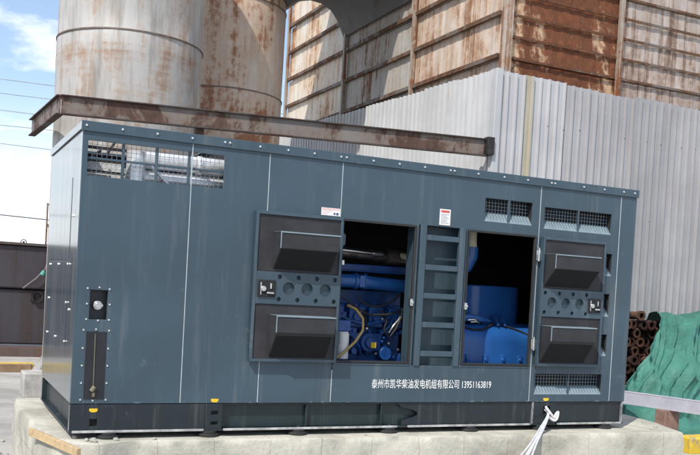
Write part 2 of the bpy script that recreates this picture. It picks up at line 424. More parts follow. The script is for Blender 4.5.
# recessed control box and level-gauge slot
rc = MB(); x0, x1, z0, z1 = REC
rc.box(x0, x1, .085, .09, z0, z1).box(x0-.004, x0, .018, .09, z0, z1).box(x1, x1+.004, .018, .09, z0, z1).box(x0, x1, .018, .09, z0-.004, z0).box(x0, x1, .018, .09, z1, z1+.004)
rcb = rc.build('switch_recess', M['base'], GS)
kb = MB(); kb.cyl((.17, .084, .95), (.17, .03, .95), .034, 18).cyl((.17, .03, .95), (.17, .012, .95), .024, 14).box(.135, .205, .015, .028, .940, .960)
kb.build('selector_knob', M['steel'], rcb, bevel=.002)
sl_ = MB(); sl_.box(.09, .24, -.004, -.0005, .250, .755); slot = sl_.build('gauge_cover', plain('dark_window', (.018, .02, .026), .12), GS, bevel=.001)
gg = MB(); gg.cyl((.155, -.010, .74), (.158, -.010, .33), .0035, 8).cyl((.145, -.012, .31), (.168, -.012, .345), .018, 10).box(.15, .17, -.02, -.004, .27, .30)
gg.build('drain_valve', plain('dull_brass', (.22, .20, .14), .4, .5), slot)

# window grille of the radiator bay: frame bars + fine mesh
x0, x1, z0, z1 = WIN
gr = MB()
gr.box(x0, x1, .020, .034, 2.030, 2.046)
for x in (.302, .555, .805): gr.box(x-.010, x+.010, .019, .036, z0, z1)
wg = gr.build('window_frame', M['teal'], GS, bevel=.002)
ms = MB()
x = x0
while x < x1: ms.box(x-.0014, x+.0014, .037, .040, z0, z1); x += .036
z = z0
while z < z1: ms.box(x0, x1, .0405, .0430, z-.0014, z+.0014); z += .034
ms.build('mesh_screen', M['greysteel'], wg)
# what stands inside that bay
mf = MB(); mf.cyl((.44, .25, 2.095), (1.148, .25, 2.10), .066, 32).cyl((.44, .27, 1.955), (1.148, .27, 1.955), .062, 32)
muff = mf.build('lagged_exhaust', M['foil'], GS, smooth=40)
q = MB(); q.cyl((.44, .235, 1.55), (.44, .235, 2.15), .075, 28); q.build('exhaust_riser', M['foil'], muff, smooth=40)
q = MB(); q.pipe((.93, .25, 2.097), (.96, .25, 2.097), .078, .062, 28).cyl((.945, .17, 2.10), (.945, .15, 2.10), .012, 10); q.build('pipe_clamp', M['foil'], muff, smooth=40)
q = MB(); q.tube([(.54, .16, 2.04), (.62, .165, 1.97), (.74, .17, 1.86)], .014, 10)
q.build('exhaust_bend', M['foil'], muff, smooth=40)
q = MB(); q.box(.05, 1.12, .30, .33, 1.86, 1.90).box(.05, .40, .42, .45, 2.165, 2.185).beam((.06, .30, 2.03), (.22, .55, 2.17), .012, .02).beam((.22, .30, 2.10), (.34, .6, 2.26), .012, .02).box(.05, .42, .55, .575, 1.99, 2.01).box(.05, .42, .70, .72, 2.09, 2.12)
q.build('radiator_bracket', M['iron'], GS)
q = MB(); q.box(.05, 1.12, 1.30, 1.33, 1.40, 2.06); q.build('radiator_shroud', M['greysteel'], GS)
q = MB(); q.box(.05, .40, .62, .66, 2.02, 2.085).box(.05, .40, .60, .63, 1.94, 1.985); q.build('insulation_pad', plain('pale_insulation', (.70, .69, .66), .6, 0, .1, 20, .6, 60), GS)
# dark acoustic lining round the engine bay
ln = MB(); ln.box(1.15, 1.19, .02, D-.02, HB, ZT).box(5.18, 5.22, .02, D-.02, HB, ZT).box(1.19, 5.18, 1.70, 1.74, HB, ZT).box(1.19, 5.18, .02, 1.70, 2.20, 2.24).box(.02, 5.26, .05, D-.02, HB-.02, HB+.006)
ln.build('acoustic_lining', M['black'], GS)
# ladder bay
x0, x1, z0, z1 = LAD
lb = MB(); lb.box(x0-.03, x0, .0185, .15, z0, z1).box(x1, x1+.012, .0185, .15, z0, z1).box(x0, x1, .14, .15, z0, z1).box(x0, x1, .0185, .14, z0-.006, z0).box(x0, x1, .0185, .14, z1, z1+.006)
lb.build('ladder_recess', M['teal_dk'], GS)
ld = MB()
for a, b in ((x0+.012, x0+.072), (x1-.072, x1-.012)): ld.box(a, b, -.012, .03, z0-.004, z1+.002)
for z in (1.665, 1.405, 1.155, .90, .645): ld.box(x0+.072, x1-.072, -.004, .035, z-.024, z+.024)
ld.build('ladder', M['teal'], GS, bevel=.004)
for x, z in ((2.815, 1.09), (3.37, 1.08)):
    q = MB(); q.box(x-.016, x+.012, -.022, .01, z-.03, z+.03).cyl((x, -.022, z), (x, -.04, z), .011, 10).box(x-.022, x-.008, -.03, -.018, z-.018, z+.018); q.build('latch_keeper', M['steel'], GS, bevel=.002)
# rubber seal round the door openings
for (a, b, c, d) in (OPL, OPR):
    q = MB(); e = .016
    q.box(a, b, -.012, .012, c, c+e).box(a, b, -.012, .012, d-e, d).box(a, a+e, -.012, .012, c+e, d-e).box(b-e, b, -.012, .012, c+e, d-e)
    q.build('door_seal', M['rubber'], GS, bevel=.003)
    q = MB(); q.box(a-.012, b+.012, -.006, -.0005, c-.018, c-.002).box(b+.002, b+.018, -.006, -.0005, c, d); q.build('door_frame', M['teal'], GS, bevel=.002)

def vent(x0, x1, z0, z1, mull):
    h = z1-z0; t = z0 + .38*h; dp = .38*h*.75
    bx = MB(); bx.box(x0-.008, x1+.008, .13, .14, z0, z1+.01).box(x0-.008, x0-.001, .0185, .13, z0, z1).box(x1+.001, x1+.008, .0185, .13, z0, z1).box(x0, x1, .0185, .13, z1+.001, z1+.01)
    v = bx.build('louver_vent', M['black'], GS)
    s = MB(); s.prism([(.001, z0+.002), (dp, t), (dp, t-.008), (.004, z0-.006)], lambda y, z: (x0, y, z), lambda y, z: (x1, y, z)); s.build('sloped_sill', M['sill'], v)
    m = MB(); x = x0+.016
    while x < x1-.005: m.box(x-.0016, x+.0016, dp+.002, dp+.005, t, z1); x += .0335
    z = t+.006
    while z < z1-.005: m.box(x0, x1, dp+.0055, dp+.0085, z-.0016, z+.0016); z += .0315
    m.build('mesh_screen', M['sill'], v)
    m = MB(); x = x0+.016                            # dark ribs drawn in for the mesh wires' shadow stripes
    while x < x1-.01: m.prism([(.004, z0+.005), (dp-.003, t+.001), (dp-.003, t-.004), (.004, z0+.001)], lambda y, z: (x-.002, y, z), lambda y, z: (x+.002, y, z)); x += .0335
    m.build('sill_shadow_ribs', M['teal'], v)
    if mull: xm = (x0+x1)/2; MB().box(xm-.009, xm+.009, .001, .014, z0, z1).build('mullion', M['teal'], v, bevel=.002)
for i, q in enumerate(VENTS): vent(*q, i < 3)

def door(x0, x1, hx0, hx1, latch_left, label):
    z0, z1 = .556, 1.762; yf, yb = -.058, -.012; e = .022
    fr = MB(); fr.box(x0, x1, -.022, yb, z0, z1)
    fr.box(x0, x1, yf, -.022, z0, z0+e).box(x0, x1, yf, -.022, z1-e, z1).box(x0, x0+e, yf, -.022, z0+e, z1-e).box(x1-e, x1, yf, -.022, z0+e, z1-e)
    d = fr.build('canopy_door', M['teal'], GS, bevel=.003); d['label'] = label
    for a, b, ht, hm in ((1.287, z1-e, 1.60, 1.470), (z0+e, 1.018, .935, .803)):
        q = MB(); q.box(x0+e, x1-e, -.046, -.022, a, b); q.build('foam_panel', M['foam'], d)
        zb = a + .018
        h = MB()                                     # baffle hood: upright face, underside sloping back to the door
        h.prism([(-.046, ht), (-.2, ht), (-.2, hm), (-.046, zb)], lambda y, z: (hx0, y, z), lambda y, z: (hx1, y, z))
        ho = h.build('air_baffle_hood', M['foam2'], d, bevel=.002)
        t = MB(); t.box(hx0-.003, hx1+.003, -.206, -.2005, ht-.008, ht+.003).box(hx0-.003, hx0+.005, -.206, -.2005, hm, ht-.008).box(hx0-.003, hx1+.003, -.2005, -.046, ht+.0005, ht+.003)
        t.build('hood_edge', M['sill'], d)  # pale rim paints the sunlit edge of the hood
        ny, nz = hm-zb, -.154; l_ = math.hypot(ny, nz); sgn = .003/l_
        u = MB(); u.prism([(-.195, hm-.001), (-.05, zb+.004), (-.05, zb+.001), (-.195, hm-.004)], lambda y, z: (hx0+.012, y, z-.002), lambda y, z: (hx1-.012, y, z-.002)); u.build('hood_underside_shade', M['hood_shade'], d)  # black sheet stands in for shade on the sloping underside
    # middle plate: three big and eight small round holes, latch box at one end
    a, b = 1.022, 1.283; bar = MB(); cw, bw = .058, .104
    n0 = x0+e; total = 4*cw+3*bw
    sx = (x1-e-total) if latch_left else n0
    y0, y1 = -.056, -.03; x = sx
    for i in range(7):
        if i % 2 == 0:
            bar.holed_cell(x, x+cw, b-.07, b, y0, y1, x+cw/2, b-.04, .019, 16)
            bar.holed_cell(x, x+cw, a, a+.07, y0, y1, x+cw/2, a+.04, .019, 16)
            bar.add([(x, y0, a+.07), (x+cw, y0, a+.07), (x+cw, y0, b-.07), (x, y0, b-.07)], [(0, 1, 2, 3)]); x += cw
        else:
            bar.holed_cell(x, x+bw, a, b, y0, y1, x+bw/2, (a+b)/2, .051, 32); x += bw
    if latch_left: bar.box(n0, sx, y0, y1, a, b)
    else: bar.box(x, x1-e, y0, y1, a, b)
    bar.build('perforated_plate', M['teal'], d)
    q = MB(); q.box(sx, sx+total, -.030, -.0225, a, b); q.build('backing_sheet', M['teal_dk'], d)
    lx = n0+.012 if latch_left else x1-e-.165
    q = MB(); zc = (a+b)/2; q.box(lx, lx+.15, -.068, -.0565, zc-.075, zc+.06); lt = q.build('latch_box', M['black'], d, bevel=.003)
    q = MB(); q.cyl((lx+.045, -.068, zc-.01), (lx+.045, -.082, zc-.01), .022, 14).box(lx+.075, lx+.135, -.080, -.0685, zc-.05, zc-.035).box(lx+.02, lx+.03, -.074, -.0685, zc-.06, zc+.04).box(lx+.10, lx+.115, -.078, -.0685, zc-.01, zc+.035)
    q.build('latch_lever', M['steel'], d, bevel=.002)
    return d
door(1.352, 2.108, 1.51, 2.02, True, 'open door with its latch at the left end')
door(4.155, 4.898, 4.19, 4.715, False, 'open door with its latch at the right end')
for x, z in ((4.128, 1.585), (4.128, .755), (2.118, 1.585), (2.118, .755)):
    q = MB(); q.cyl((x, -.03, z-.055), (x, -.03, z+.055), .013, 12).box(x-.028, x+.028, -.03, -.018, z-.045, z+.045).cyl((x, -.03, z+.055), (x, -.03, z+.07), .008, 8); 
    q.build('hinge', M['steel'] if x > 3 else M['teal'], GS, bevel=.002)
# stickers
q = MB(); q.box(1.925, 2.095, -.0022, -.0006, 1.775, 1.838); s1 = q.build('notice_sticker', M['sticker'], GS); s1['label'] = 'small white notice above the left open door'
q = MB(); q.box(1.93, 2.09, -.0034, -.0024, 1.822, 1.834); 
for k in range(3): q.box(1.935, 2.02 - .02*k, -.0034, -.0024, 1.812-.012*k, 1.815-.012*k)
q.build('sticker_print', M['pinkp'], s1)
q = MB(); q.box(2.036, 2.052, -.0034, -.0024, 1.785, 1.802).box(2.060, 2.080, -.0034, -.0024, 1.783, 1.803); q.build('sticker_symbol', M['ink'], s1)
q = MB(); q.box(3.055, 3.165, -.0022, -.0006, 1.785, 1.925); s2 = q.build('warning_sticker', M['sticker'], GS); s2['label'] = 'upright white sticker with a red heading above the ladder'
q = MB(); q.box(3.067, 3.153, -.0034, -.0024, 1.895, 1.915); q.build('sticker_heading', M['pink'], s2)
q = MB()
for k in range(7): q.box(3.068, 3.150 - .012*((k*5) % 3), -.0034, -.0024, 1.878-.013*k, 1.8815-.013*k)
q.build('sticker_print', M['greysteel'], s2)
# lettering along the lower front
cu = bpy.data.curves.new('lettering', 'FONT'); cu.body = '泰州市凯华柴油发电机组有限公司 13951163819'; cu.size = .075; cu.extrude = .0008; cu.resolution_u = 4
to = bpy.data.objects.new('lettering_source', cu); col.objects.link(to)
bpy.context.view_layer.update()
me = bpy.data.meshes.new_from_object(to.evaluated_get(bpy.context.evaluated_depsgraph_get()))
bpy.data.objects.remove(to)
xs = [v.co.x for v in me.vertices]; ys = [v.co.y for v in me.vertices]
sx = (3.70-2.48)/(max(xs)-min(xs)); sy = .082/(max(ys)-min(ys))
for v in me.vertices:
    x, y, z = v.co; v.co = (2.48 + (x-min(xs))*sx, -.002 - z, .337 + (y-min(ys))*sy)
me.materials.clear(); me.materials.append(M['white'])
lo = bpy.data.objects.new('lettering', me); col.objects.link(lo); child(lo, GS)
lo['label'] = 'white company name and telephone number on the lower front'

# base frame
bs = MB(); bs.box(.03, L-.01, .060, .070, .012, HB-.006)
bs.box(-.002, L, .0, .14, -.004, .010).box(.0, L, .012, .14, HB-.014, HB-.003)
bs.box(.0, L, D-.08, D-.06, .01, HB-.01).box(0, L, D-.12, D, -.004, .010)
for x in (1.9, 2.6, 3.3): bs.box(x-.006, x+.006, .02, .06, .012, HB-.015)
bs.build('base_frame', M['basegreen'], GS, bevel=.002)
MB().box(.045, .055, .05, D-.08, .012, HB-.006).box(-.002, .10, .142, D-.125, -.004, .0115).build('base_end_beam', M['base'], GS, bevel=.002)
MB().box(L-.055, L-.045, .05, D-.08, .012, HB-.006).box(L-.10, L, .142, D-.125, -.004, .0115).build('base_end_beam', M['base'], GS, bevel=.002)
def holed_plate(name, x0, x1, z0, z1, y0, y1, holes, mat):
    return MB().panel(x0, x1, z0, z1, y0, y1, holes).build(name, mat, GS, bevel=.002)
holed_plate('base_plate', .0, 1.028, .011, HB-.004, .004, .011, [(.145, .20, .045, .10)], M['base'])
q = MB(); q.box(.125, .22, .03, .04, .03, .115); q.build('lifting_hole', M['black'], GS)
holed_plate('fork_pocket', 1.030, 1.168, .011, HB-.004, -.001, .012, [(1.075, 1.135, .125, .155), (1.075, 1.135, .045, .072)], M['base'])
holed_plate('fork_pocket', 4.20, 4.45, .011, HB-.004, -.001, .012, [(4.305, 4.385, .105, .175)], M['base'])
pl = [(2.80, .012), (4.19, .012), (4.19, HB-.005), (2.74, HB-.005), (2.80, .170), (2.90, .150), (2.955, .125), (2.955, .100), (2.90, .080), (2.80, .055)]
q = MB(); q.prism(pl, lambda x, z: (x, .016, z), lambda x, z: (x, .024, z)); q.build('base_plate', M['base'], GS)
q = MB(); q.box(4.455, L-.03, .02, .028, .011, HB-.005); q.build('base_plate', M['base'], GS)
we = plain('worn_edge', (.24, .24, .25), .5, .2, .5, 12)
for q4 in ((L-.028, L-.014, .0, .06), (4.178, 4.195, .001, .05), (.0, .005, .012, .06)):
    MB().box(*q4, .011, HB-.004).build('base_end_plate', we, GS)
wf = plain('worn_sunlit_flange', (.40, .40, .39), .5, .1, .45, 7)  # pale strip: worn paint plus sunlight put into the colour
for a, b in ((.02, 1.02), (1.18, 2.75), (2.85, 4.16), (4.47, L-.03)):
    MB().box(a, b, -.012, -.0025, -.003, .015).build('base_flange_edge', wf, GS, bevel=.002)
for x in (.17, 1.10, 4.33):
    q = MB(); z = .150 if x < .5 else .222
    y = .0035 if x < .5 else -.0006
    q.prism([(-.042, .036), (.042, .036), (.042, .015), (.028, .004), (0, 0), (-.028, .004), (-.042, .015)], lambda a, b: (x+a*.72, y, z+b*.8), lambda a, b: (x+a*.72, y-.0015, z+b*.8))
    q.build('yellow_marker', M['yellow'], GS)
pads = None
for x in (.29, 1.07, 1.83, 2.68, 3.51, 4.30, 5.07):
    if pads is None:
        q = MB(); q.cyl((x, .045, -.0485), (x, .045, -.024), .088, 28).cyl((x, .045, -.024), (x, .045, -.004), .07, 28).cyl((x, .012, .010), (x, .012, .026), .014, 8)
        pads = q.build('mounting_pad', M['rubber'], GS, bevel=.003); px0 = x
    else: clone(pads, GS, x-px0)
    clone(pads, GS, x-px0, D-.14)

# engine behind the left opening
eb = MB()
eb.box(1.95, 3.05, .62, 1.20, .42, 1.04).box(1.95, 3.05, .56, .70, .40, .60).box(1.9, 3.08, .68, 1.15, 1.04, 1.17)
for i in range(5):
    x = 2.14 + i*.20
    eb.box(x-.07, x+.07, .50, .64, .84, 1.02).cyl((x, .57, .93), (x, .47, .93), .04, 14).cyl((x+.09, .60, .80), (x+.09, .53, .80), .025, 10)
eb.cyl((2.66, .60, .70), (2.66, .44, .70), .085, 24).cyl((2.66, .44, .70), (2.66, .41, .70), .05, 16).box(2.50, 2.80, .50, .60, .62, .78)
eb.cyl((2.83, .58, .60), (2.83, .44, .60), .06, 18).tube([(2.32, .50, .95), (2.45, .46, .90), (2.62, .46, .86), (2.80, .47, .90), (2.95, .52, .98)], .016, 8)
eb.tube([(2.42, .52, .80), (2.5, .46, .75), (2.56, .45, .66), (2.6, .50, .58)], .014, 8).tube([(2.94, .50, 1.0), (2.86, .44, .86), (2.78, .46, .78)], .012, 8)
eb.box(2.12, 2.30, .44, .60, .94, 1.16).box(2.20, 2.40, .46, .60, .62, .78).cyl((2.49, .54, .62), (2.49, .40, .62), .03, 12)
rnd = random.Random(3)
for i in range(70):
    x, z = rnd.uniform(2.15, 3.0), rnd.uniform(.58, 1.05); s = rnd.uniform(.010, .024); dy = rnd.uniform(.46, .57)
    eb.cyl((x, .62, z), (x, dy, z), s, 8)
    if i % 3 == 0: eb.box(x-s*1.6, x+s*1.6, dy+.02, .62, z-s*1.3, z+s*1.3)
eng = eb.build('engine', M['blue'], GS, bevel=.006)
q = MB(); q.tube([(1.95, .46, 1.245), (2.45, .46, 1.25), (2.52, .46, 1.25), (3.02, .46, 1.225)], .06, 22).pipe((2.47, .46, 1.25), (2.50, .46, 1.25), .072, .055, 22).pipe((2.56, .46, 1.25), (2.59, .46, 1.25), .072, .055, 22).tube([(3.02, .46, 1.225), (3.09, .50, 1.21), (3.12, .6, 1.18)], .058, 20).box(2.505, 2.555, .39, .41, 1.20, 1.30)
q.build('intake_pipe', M['blue3'], eng, smooth=40)
q = MB(); q.box(1.95, 3.1, .52, .70, 1.335, 1.405).box(1.95, 3.1, .50, .53, 1.335, 1.35); q.build('rocker_rail', M['blue2'], eng, bevel=.006)
q = MB(); q.tube([(1.95, .62, 1.52), (2.3, .62, 1.52), (2.7, .62, 1.50), (3.0, .64, 1.49)], .055, 18).pipe((2.30, .62, 1.52), (2.335, .62, 1.52), .085, .05, 22).cyl((2.85, .62, 1.50), (3.1, .62, 1.49), .085, 22).box(2.28, 2.36, .56, .60, 1.40, 1.46)
q.build('exhaust_manifold', plain('hot_iron', (.16, .14, .13), .38, .8, .4, 10), eng, smooth=40)
q = MB(); q.tube([(2.1, .50, 1.535), (2.35, .49, 1.525), (2.6, .50, 1.515), (2.72, .50, 1.51)], .014, 10).pipe((2.31, .62, 1.52), (2.325, .62, 1.52), .10, .08, 22).cyl((2.67, .50, 1.512), (2.77, .50, 1.508), .028, 12).box(2.30, 2.33, .48, .52, 1.42, 1.62).box(2.28, 2.32, .48, .5, 1.39, 1.43).box(2.34, 2.38, .48, .5, 1.39, 1.43)
q.build('metal_sleeve', M['steel'], eng, smooth=40)
q = MB(); q.cyl((2.335, .33, .56), (2.335, .33, .785), .058, 24).cyl((2.335, .33, .785), (2.335, .33, .80), .05, 24); of = q.build('oil_filter', M['filter'], eng, bevel=.004)
q = MB(); q.box(2.275, 2.395, .30, .46, .803, .90); q.build('filter_head', M['blue'], eng, bevel=.006)
q = MB(); q.tube([(2.40, .40, 1.03), (2.45, .33, 1.0), (2.505, .29, .92), (2.50, .27, .82), (2.43, .26, .72), (2.33, .25, .63), (2.22, .24, .56)], .012, 10); q.build('fuel_hose', M['hose'], eng, smooth=60)
q = MB(); q.tube([(2.47, .33, 1.0), (2.6, .36, .955), (2.78, .38, .96), (2.95, .42, 1.0)], .011, 8).tube([(2.95, .40, .95), (2.88, .36, .84), (2.84, .38, .77)], .010, 8); q.build('wiring_loom', M['rubber'], eng, smooth=60)
eb0 = MB().cyl((2.2, .46, .90), (2.2, .448, .90), .012, 6).build('engine_bolt', M['zinc'], eng)
for x, z in ((2.42, .86), (2.56, .98), (2.62, .83), (2.78, .92), (2.86, .70), (2.74, .60), (2.92, .86), (2.52, .60), (2.36, .72), (2.97, .64)):
    clone(eb0, eng, x-2.2, rnd.uniform(-.02, .02), z-.90)
for pth, rd in (([(2.50, .42, 1.12), (2.55, .40, 1.06), (2.70, .42, 1.03), (2.85, .42, 1.08), (2.95, .45, 1.16)], .009), ([(2.35, .44, 1.10), (2.50, .42, 1.02), (2.58, .41, .94), (2.62, .43, .84)], .008), ([(2.75, .43, 1.0), (2.80, .40, .92), (2.78, .40, .82), (2.86, .42, .74)], .008)):
    MB().tube(smooth_path(pth), rd, 8).build('wiring_loom', M['rubber'], eng, smooth=60)
q = MB(); q.tube(smooth_path([(2.98, .46, 1.02), (2.93, .40, .93), (2.86, .38, .86), (2.83, .40, .80)]), .013, 10).pipe((2.90, .39, .895), (2.885, .388, .875), .018, .010, 12); q.build('fuel_pipe', M['steel'], eng, smooth=50)
q = MB(); q.box(2.655, 2.705, .400, .408, .655, .705); q.build('yellow_tag', M['yellow'], eng)
q = MB(); q.tube([(2.97, .60, 1.52), (3.03, .5, 1.50), (3.04, .42, 1.45)], .03, 12); q.build('breather_elbow', M['cream'], eng, smooth=50)
# alternator behind the right opening
al = MB(); pr_ = [(.36, HB+.01), (.36, .74)] + [(.36+.16*(1-math.cos(R(t))), .74+.17*math.sin(R(t))) for t in range(10, 91, 10)] + [(.95, .925), (1.3, .74), (1.3, HB+.01)]
al.prism(pr_, lambda y, z: (3.40, y, z), lambda y, z: (4.62, y, z))
alt = al.build('alternator', M['blue3'], GS, bevel=.012, seg=3)
q = MB(); pr_ = [(4.50, 1.0)] + [(4.30+.20*math.cos(R(t)), .86-.24*math.sin(R(t))) for t in range(0, 91, 15)] + [(3.94-.18*math.sin(R(t)), .86-.24*math.cos(R(t))) for t in range(0, 91, 15)] + [(3.76, 1.3), (4.50, 1.3)]
q.prism(pr_, lambda x, y: (x, y, .88), lambda x, y: (x, y, 1.285)); q.build('terminal_box', M['blue3'], alt, bevel=.015, seg=3)
for x in (4.02, 4.10):
    q = MB(); q.prism([(.40, .90), (.47, .99), (.56, .99), (.56, .90)], lambda y, z: (x, y, z), lambda y, z: (x+.012, y, z)); q.build('lifting_fin', M['blue3'], alt)
ar = []
for k in range(12):
    a = R(90+ -6*k); ar.append((3.42 + .05*k, .92 - .508*math.sin(R(66 - 3.0*abs(k-5))), .60 + .508*math.cos(R(66 - 3.0*abs(k-5))) ))
q = MB(); q.tube([(3.50, .46, .95), (3.60, .415, .885), (3.72, .388, .855), (3.84, .388, .858), (3.93, .42, .895), (3.99, .45, .92), (4.10, .44, .905), (4.26, .40, .86), (4.44, .37, .79)], .010, 8)
q.build('cover_gasket', M['black'], alt, smooth=60)
q = MB(); q.prism([(3.42, .93), (3.46, .985), (3.58, 1.0), (3.80, .995), (3.92, .965), (3.98, .93)], lambda x, z: (x, .43, z), lambda x, z: (x, .66, z)); q.build('terminal_cover', M['blue3'], alt, bevel=.012, seg=3)
q = MB(); q.tube([(3.67, .40, .945), (3.72, .385, .952), (3.78, .40, .94)], .011, 8).tube([(3.70, .40, .925), (3.76, .39, .932), (3.80, .40, .92)], .008, 8); q.build('lifting_eye', M['steel'], alt, smooth=50)
for x in (3.66, 3.86, 4.06, 4.26):
    q = MB(); q.cyl((x, .36, .575), (x, .335, .575), .018, 10).box(x-.022, x+.022, .345, .36, .53, .62); q.build('foot_bolt', M['blue3'], alt, bevel=.003)
q = MB(); q.tube([(3.67, .45, 1.88), (3.67, .45, 1.70), (3.68, .45, 1.62)], .065, 20); chp = q.build('charge_hose', M['cream'], GS, smooth=50)
q = MB(); q.tube([(3.68, .45, 1.64), (3.68, .45, 1.55), (3.64, .46, 1.46), (3.56, .5, 1.40), (3.40, .56, 1.37)], .075, 20); q.build('charge_elbow', M['blue3'], chp, smooth=50)

# ------------------------------------------------------------------ concrete plinth the set stands on
PZ = -.05
out_ = [(-.18, 2.35), (-.20, 1.6), (-.17, 1.0), (-.16, .45), (.02, -.14), (.20, -.20), (.45, -.11), (.9, -.13), (1.5, -.16), (2.2, -.18), (3.0, -.205), (3.7, -.225), (4.6, -.25), (5.3, -.27), (5.80, -.285), (5.90, -.02), (6.03, .32), (6.15, 1.1), (6.2, 2.35)]
def dens(pts, step=.06):
    o = []
    for i, p in enumerate(pts):
        q = pts[(i+1) % len(pts)]; d = math.dist(p, q); n = max(1, int(d/step))
        o += [(p[0]+(q[0]-p[0])*k/n, p[1]+(q[1]-p[1])*k/n) for k in range(n)]
    return o
ring = dens(out_); n = len(ring); cx, cy = 3.0, 1.0
lev = [(0.30, 0.), (.12, 0), (.02, -.001), (0., -.008), (-.012, -.05), (-.012, -.12), (-.010, -.2), (-.012, -.28), (-.012, -.36), (-.02, -.47)]
vs = []
for ins, dz in lev:
    for (x, y) in ring:
        dx, dy = cx-x, cy-y; l = math.hypot(dx, dy); ux, uy = dx/l, dy/l
        j = .012*fbm((x*3, y*3, dz*6), 2.0) + .009*fbm((x, y, dz), 9.)
        if ins > .2: j = 0
        top = .007*fbm((x, y, 3), 5.) if ins < .2 else 0
        if ins <= .0 and dz > -.1: j += max(0, .035*fbm((x*2.2, y*2.2, 9), 1.6))
        vs.append((x+ux*(ins+j), y+uy*(ins+j), PZ+dz+min(0, top)))
fs = [(i*n+k, i*n+(k+1) % n, (i+1)*n+(k+1) % n, (i+1)*n+k) for i in range(len(lev)-1) for k in range(n)]
fs += [tuple(range(n))]
q = MB(); q.add(vs, fs)
tag(q.build('concrete_plinth', concrete('plinth_concrete', (.50, .475, .40), 2.0, joints=True, stain=.45, bump=.8), smooth=50),
    'rough low concrete plinth with block joints that carries the generator', 'concrete plinth')
# loose mortar and stones along the plinth edge
stm = concrete('stone', (.42, .40, .35), 5)
spots = [(.16, -.125, .030), (.33, -.085, .022), (.12, -.07, .018), (.62, -.075, .016), (5.55, -.12, .018), (5.72, .0, .02), (5.85, .3, .022), (2.4, -.10, .012), (.05, .05, .02)]
for i, (x, y, s) in enumerate(spots):
    bm = bmesh.new(); bmesh.ops.create_icosphere(bm, subdivisions=2, radius=s)
    for v in bm.verts: v.co *= 1 + .35*noise.noise(v.co/s*1.3 + Vector((i*3, 0, 0))); v.co.z *= .7
    me = bpy.data.meshes.new('mortar_lump'); bm.to_mesh(me); bm.free(); me.materials.append(stm)
    o = bpy.data.objects.new('mortar_lump', me); col.objects.link(o); o.location = (x, y, PZ + s*.45)
    tag(o, 'small pale mortar lump lying on the front edge of the concrete plinth', 'stone', 'mortar lumps on the plinth edge')
for i in range(26):
    t = rnd.random(); x = -.36 - .55*t*rnd.random() + .12*rnd.random(); y = .3 + 5.2*rnd.random(); sz = .008 + .022*rnd.random()**2
    o = bpy.data.objects.new('stone', bpy.data.objects['mortar_lump'].data); col.objects.link(o); o.location = (x, y, GZ + sz*.5); o.scale = (sz/.03,)*3; o.rotation_euler = (0, 0, i)
    tag(o, 'small loose stone on the yard beside the left end of the plinth', 'stone', 'loose stones on the yard')
# pale board across the broken corner
q = MB(); q.beam((-.215, .52, -.075), (.035, -.285, -.095), .03, .06)
tag(q.build('timber_board', plain('raw_timber', (.50, .36, .20), .7, 0, .2, 14, .3, 30), bevel=.003), 'pale raw timber board along the broken left corner of the plinth', 'board')

# cable lashed to the right fork pocket
tow = thing('tow_strap', (4.35, -.03, .12), 'grey white strap tied in the right fork hole and hanging to the ground', 'strap')
wm = plain('grey_webbing', (.55, .55, .58), .6, 0, .15, 20, .3, 120)
for off, dx in ((.0, 0.), (.010, .07), (-.012, -.06), (.004, .02)):
    q = MB(); q.tube(smooth_path([(4.345+off*.3, .03, .14), (4.33+off*.5, -.05, .10), (4.16+off*2, -.19, .0), (3.97+dx*.5, -.33, -.105), (3.80+dx, -.44, -.21), (3.60+dx*1.6, -.55, -.35), (3.40+dx*2.2, -.68, -.485), (3.1+dx*3, -.95, -.489), (2.6+dx*4, -1.25, -.489)]), .0085, 8)
    q.build('strap_strand', wm, tow, smooth=60)
q = MB(); q.tube(smooth_path([(4.345, .02, .17), (4.33, -.03, .15), (4.36, -.045, .11), (4.41, -.04, .07), (4.43, -.035, .10), (4.46, -.03, .12), (4.44, -.04, .06), (4.40, -.045, .045), (4.34, -.04, .08)]), .0125, 8); q.build('strap_knot', plain('white_rag', (.72, .68, .69), .8, 0, .1), tow, smooth=60)

